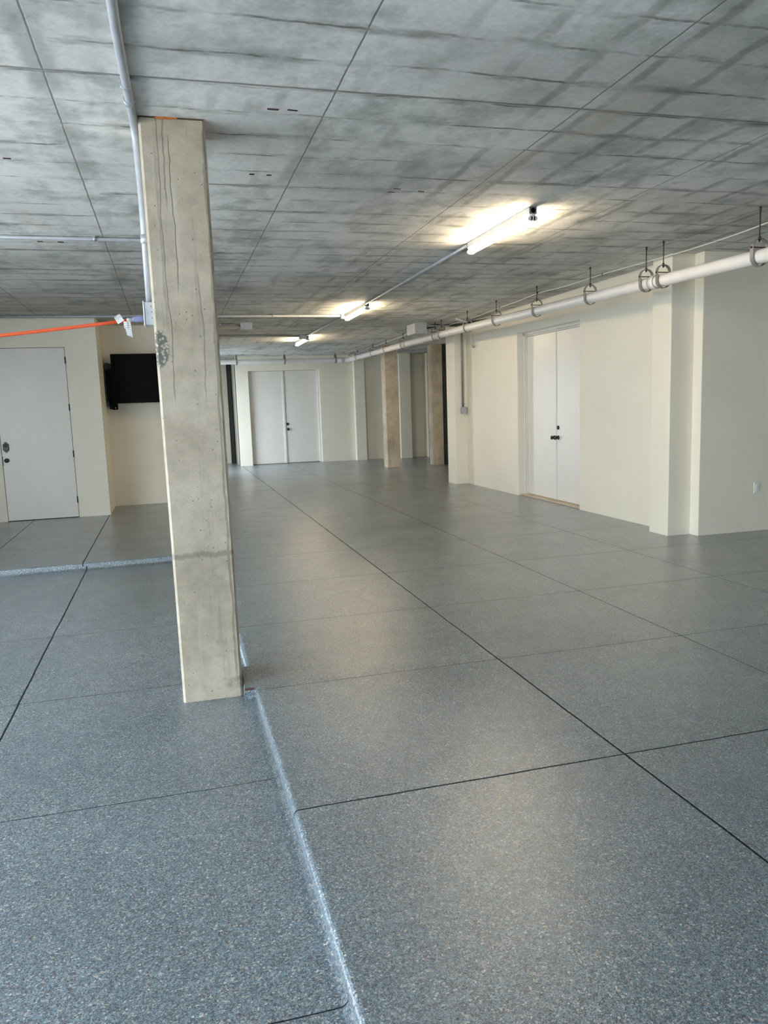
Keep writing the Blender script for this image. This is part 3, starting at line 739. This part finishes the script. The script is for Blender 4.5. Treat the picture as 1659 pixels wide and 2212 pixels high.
for p in ((-.790, 12.858, 2.105), (-.785, 12.858, 1.93), (-.782, 12.840, 1.562)):
    bm = new(); cyl(bm, p, (p[0], p[1] - .006, p[2]), .008, 10); obj('bolt', bm, 'galv', mt)

# ------------------------------------------------------------------ wall plates
o_ = thing('outlet_plate', 'white outlet plate low on the near right wall at the photo edge', 'outlet', (6.005, 6.866, .467))
bm = new(); box(bm, 5.975, 6.045, 6.860, 6.868, .408, .526, .002, 2); obj('plate', bm, 'plate', o_)
bm = new(); box(bm, 5.993, 6.027, 6.856, 6.861, .434, .500, .0015, 1); fc = obj('rocker', bm, 'plate', o_)
o_ = thing('outlet_plate', 'faint cream outlet plate low on the right wall between door and pilaster', 'outlet', (5.214, 8.50, .454))
bm = new(); box(bm, 5.209, 5.2145, 8.465, 8.535, .397, .511, .002, 2); obj('plate', bm, 'wall', o_)
bm = new()
for z in (.430, .475): box(bm, 5.2065, 5.2095, 8.485, 8.515, z - .004, z + .022, .002, 1)
obj('receptacles', bm, 'wall', o_)

# ------------------------------------------------------------------ light
w = bpy.data.worlds.new('sky'); sc.world = w; w.use_nodes = True
bg = w.node_tree.nodes['Background']; bg.inputs[0].default_value = (.77, .885, 1.0, 1); bg.inputs[1].default_value = 8.8
def portal(x, y0, y1, z0, z1, name):
    l = bpy.data.lights.new(name, 'AREA'); l.shape = 'RECTANGLE'; l.size = z1 - z0; l.size_y = y1 - y0; l.cycles.is_portal = True; l.energy = 1
    o = bpy.data.objects.new(name, l); C.objects.link(o); o.location = (x, (y0 + y1) / 2, (z0 + z1) / 2)
    o.rotation_euler = (0, -PI / 2, 0)
    return o
portal(OX - .05, -3.2, 6.9, LOW, 2.62, 'daylight_portal_bay'); l = bpy.data.lights.new('sun', 'SUN'); l.energy = 13.0; l.angle = .009; l.color = (1, .95, .86)
o = bpy.data.objects.new('sun', l); C.objects.link(o); o.rotation_euler = (math.radians(-18), math.radians(28), 0)
portal(.36, 17.9, 19.9, 0, 2.45, 'daylight_portal_rear')

l = bpy.data.lights.new('daylight_portal_behind', 'AREA'); l.shape = 'RECTANGLE'; l.size = 1.6; l.size_y = 2.68; l.cycles.is_portal = True; l.energy = 1
o = bpy.data.objects.new('daylight_portal_behind', l); C.objects.link(o); o.location = (.1, YN - .03, 1.28); o.rotation_euler = (PI / 2, 0, 0)

# ------------------------------------------------------------------ camera
F = 1668.52; pitch, roll, yaw = 0.14030371, -0.03423224, 0.26589854
fwd = Vector((math.sin(yaw) * math.cos(pitch), math.cos(yaw) * math.cos(pitch), -math.sin(pitch)))
right = Vector((math.cos(yaw), -math.sin(yaw), 0)); up = right.cross(fwd)
r_ = right * math.cos(roll) + up * math.sin(roll); u_ = -right * math.sin(roll) + up * math.cos(roll)
cam = bpy.data.cameras.new('camera'); co = bpy.data.objects.new('camera', cam); C.objects.link(co)
mw = Matrix.Identity(4)
for i in range(3): mw[i][0] = r_[i]; mw[i][1] = u_[i]; mw[i][2] = -fwd[i]
mw[0][3], mw[1][3], mw[2][3] = 0, 0, 1.5
co.matrix_world = mw
cam.sensor_fit = 'VERTICAL'; cam.sensor_height = 24; cam.lens = 24 * F / 2212; cam.clip_start = .05; cam.clip_end = 300
sc.camera = co
vs = sc.view_settings; vs.view_transform = 'Standard'; vs.look = 'None'; vs.gamma = 1; vs.exposure = 0.24; vs.use_curve_mapping = False
sc.cycles.use_denoising = True; sc.cycles.max_bounces = 10; sc.cycles.diffuse_bounces = 6; sc.cycles.sample_clamp_indirect = 6
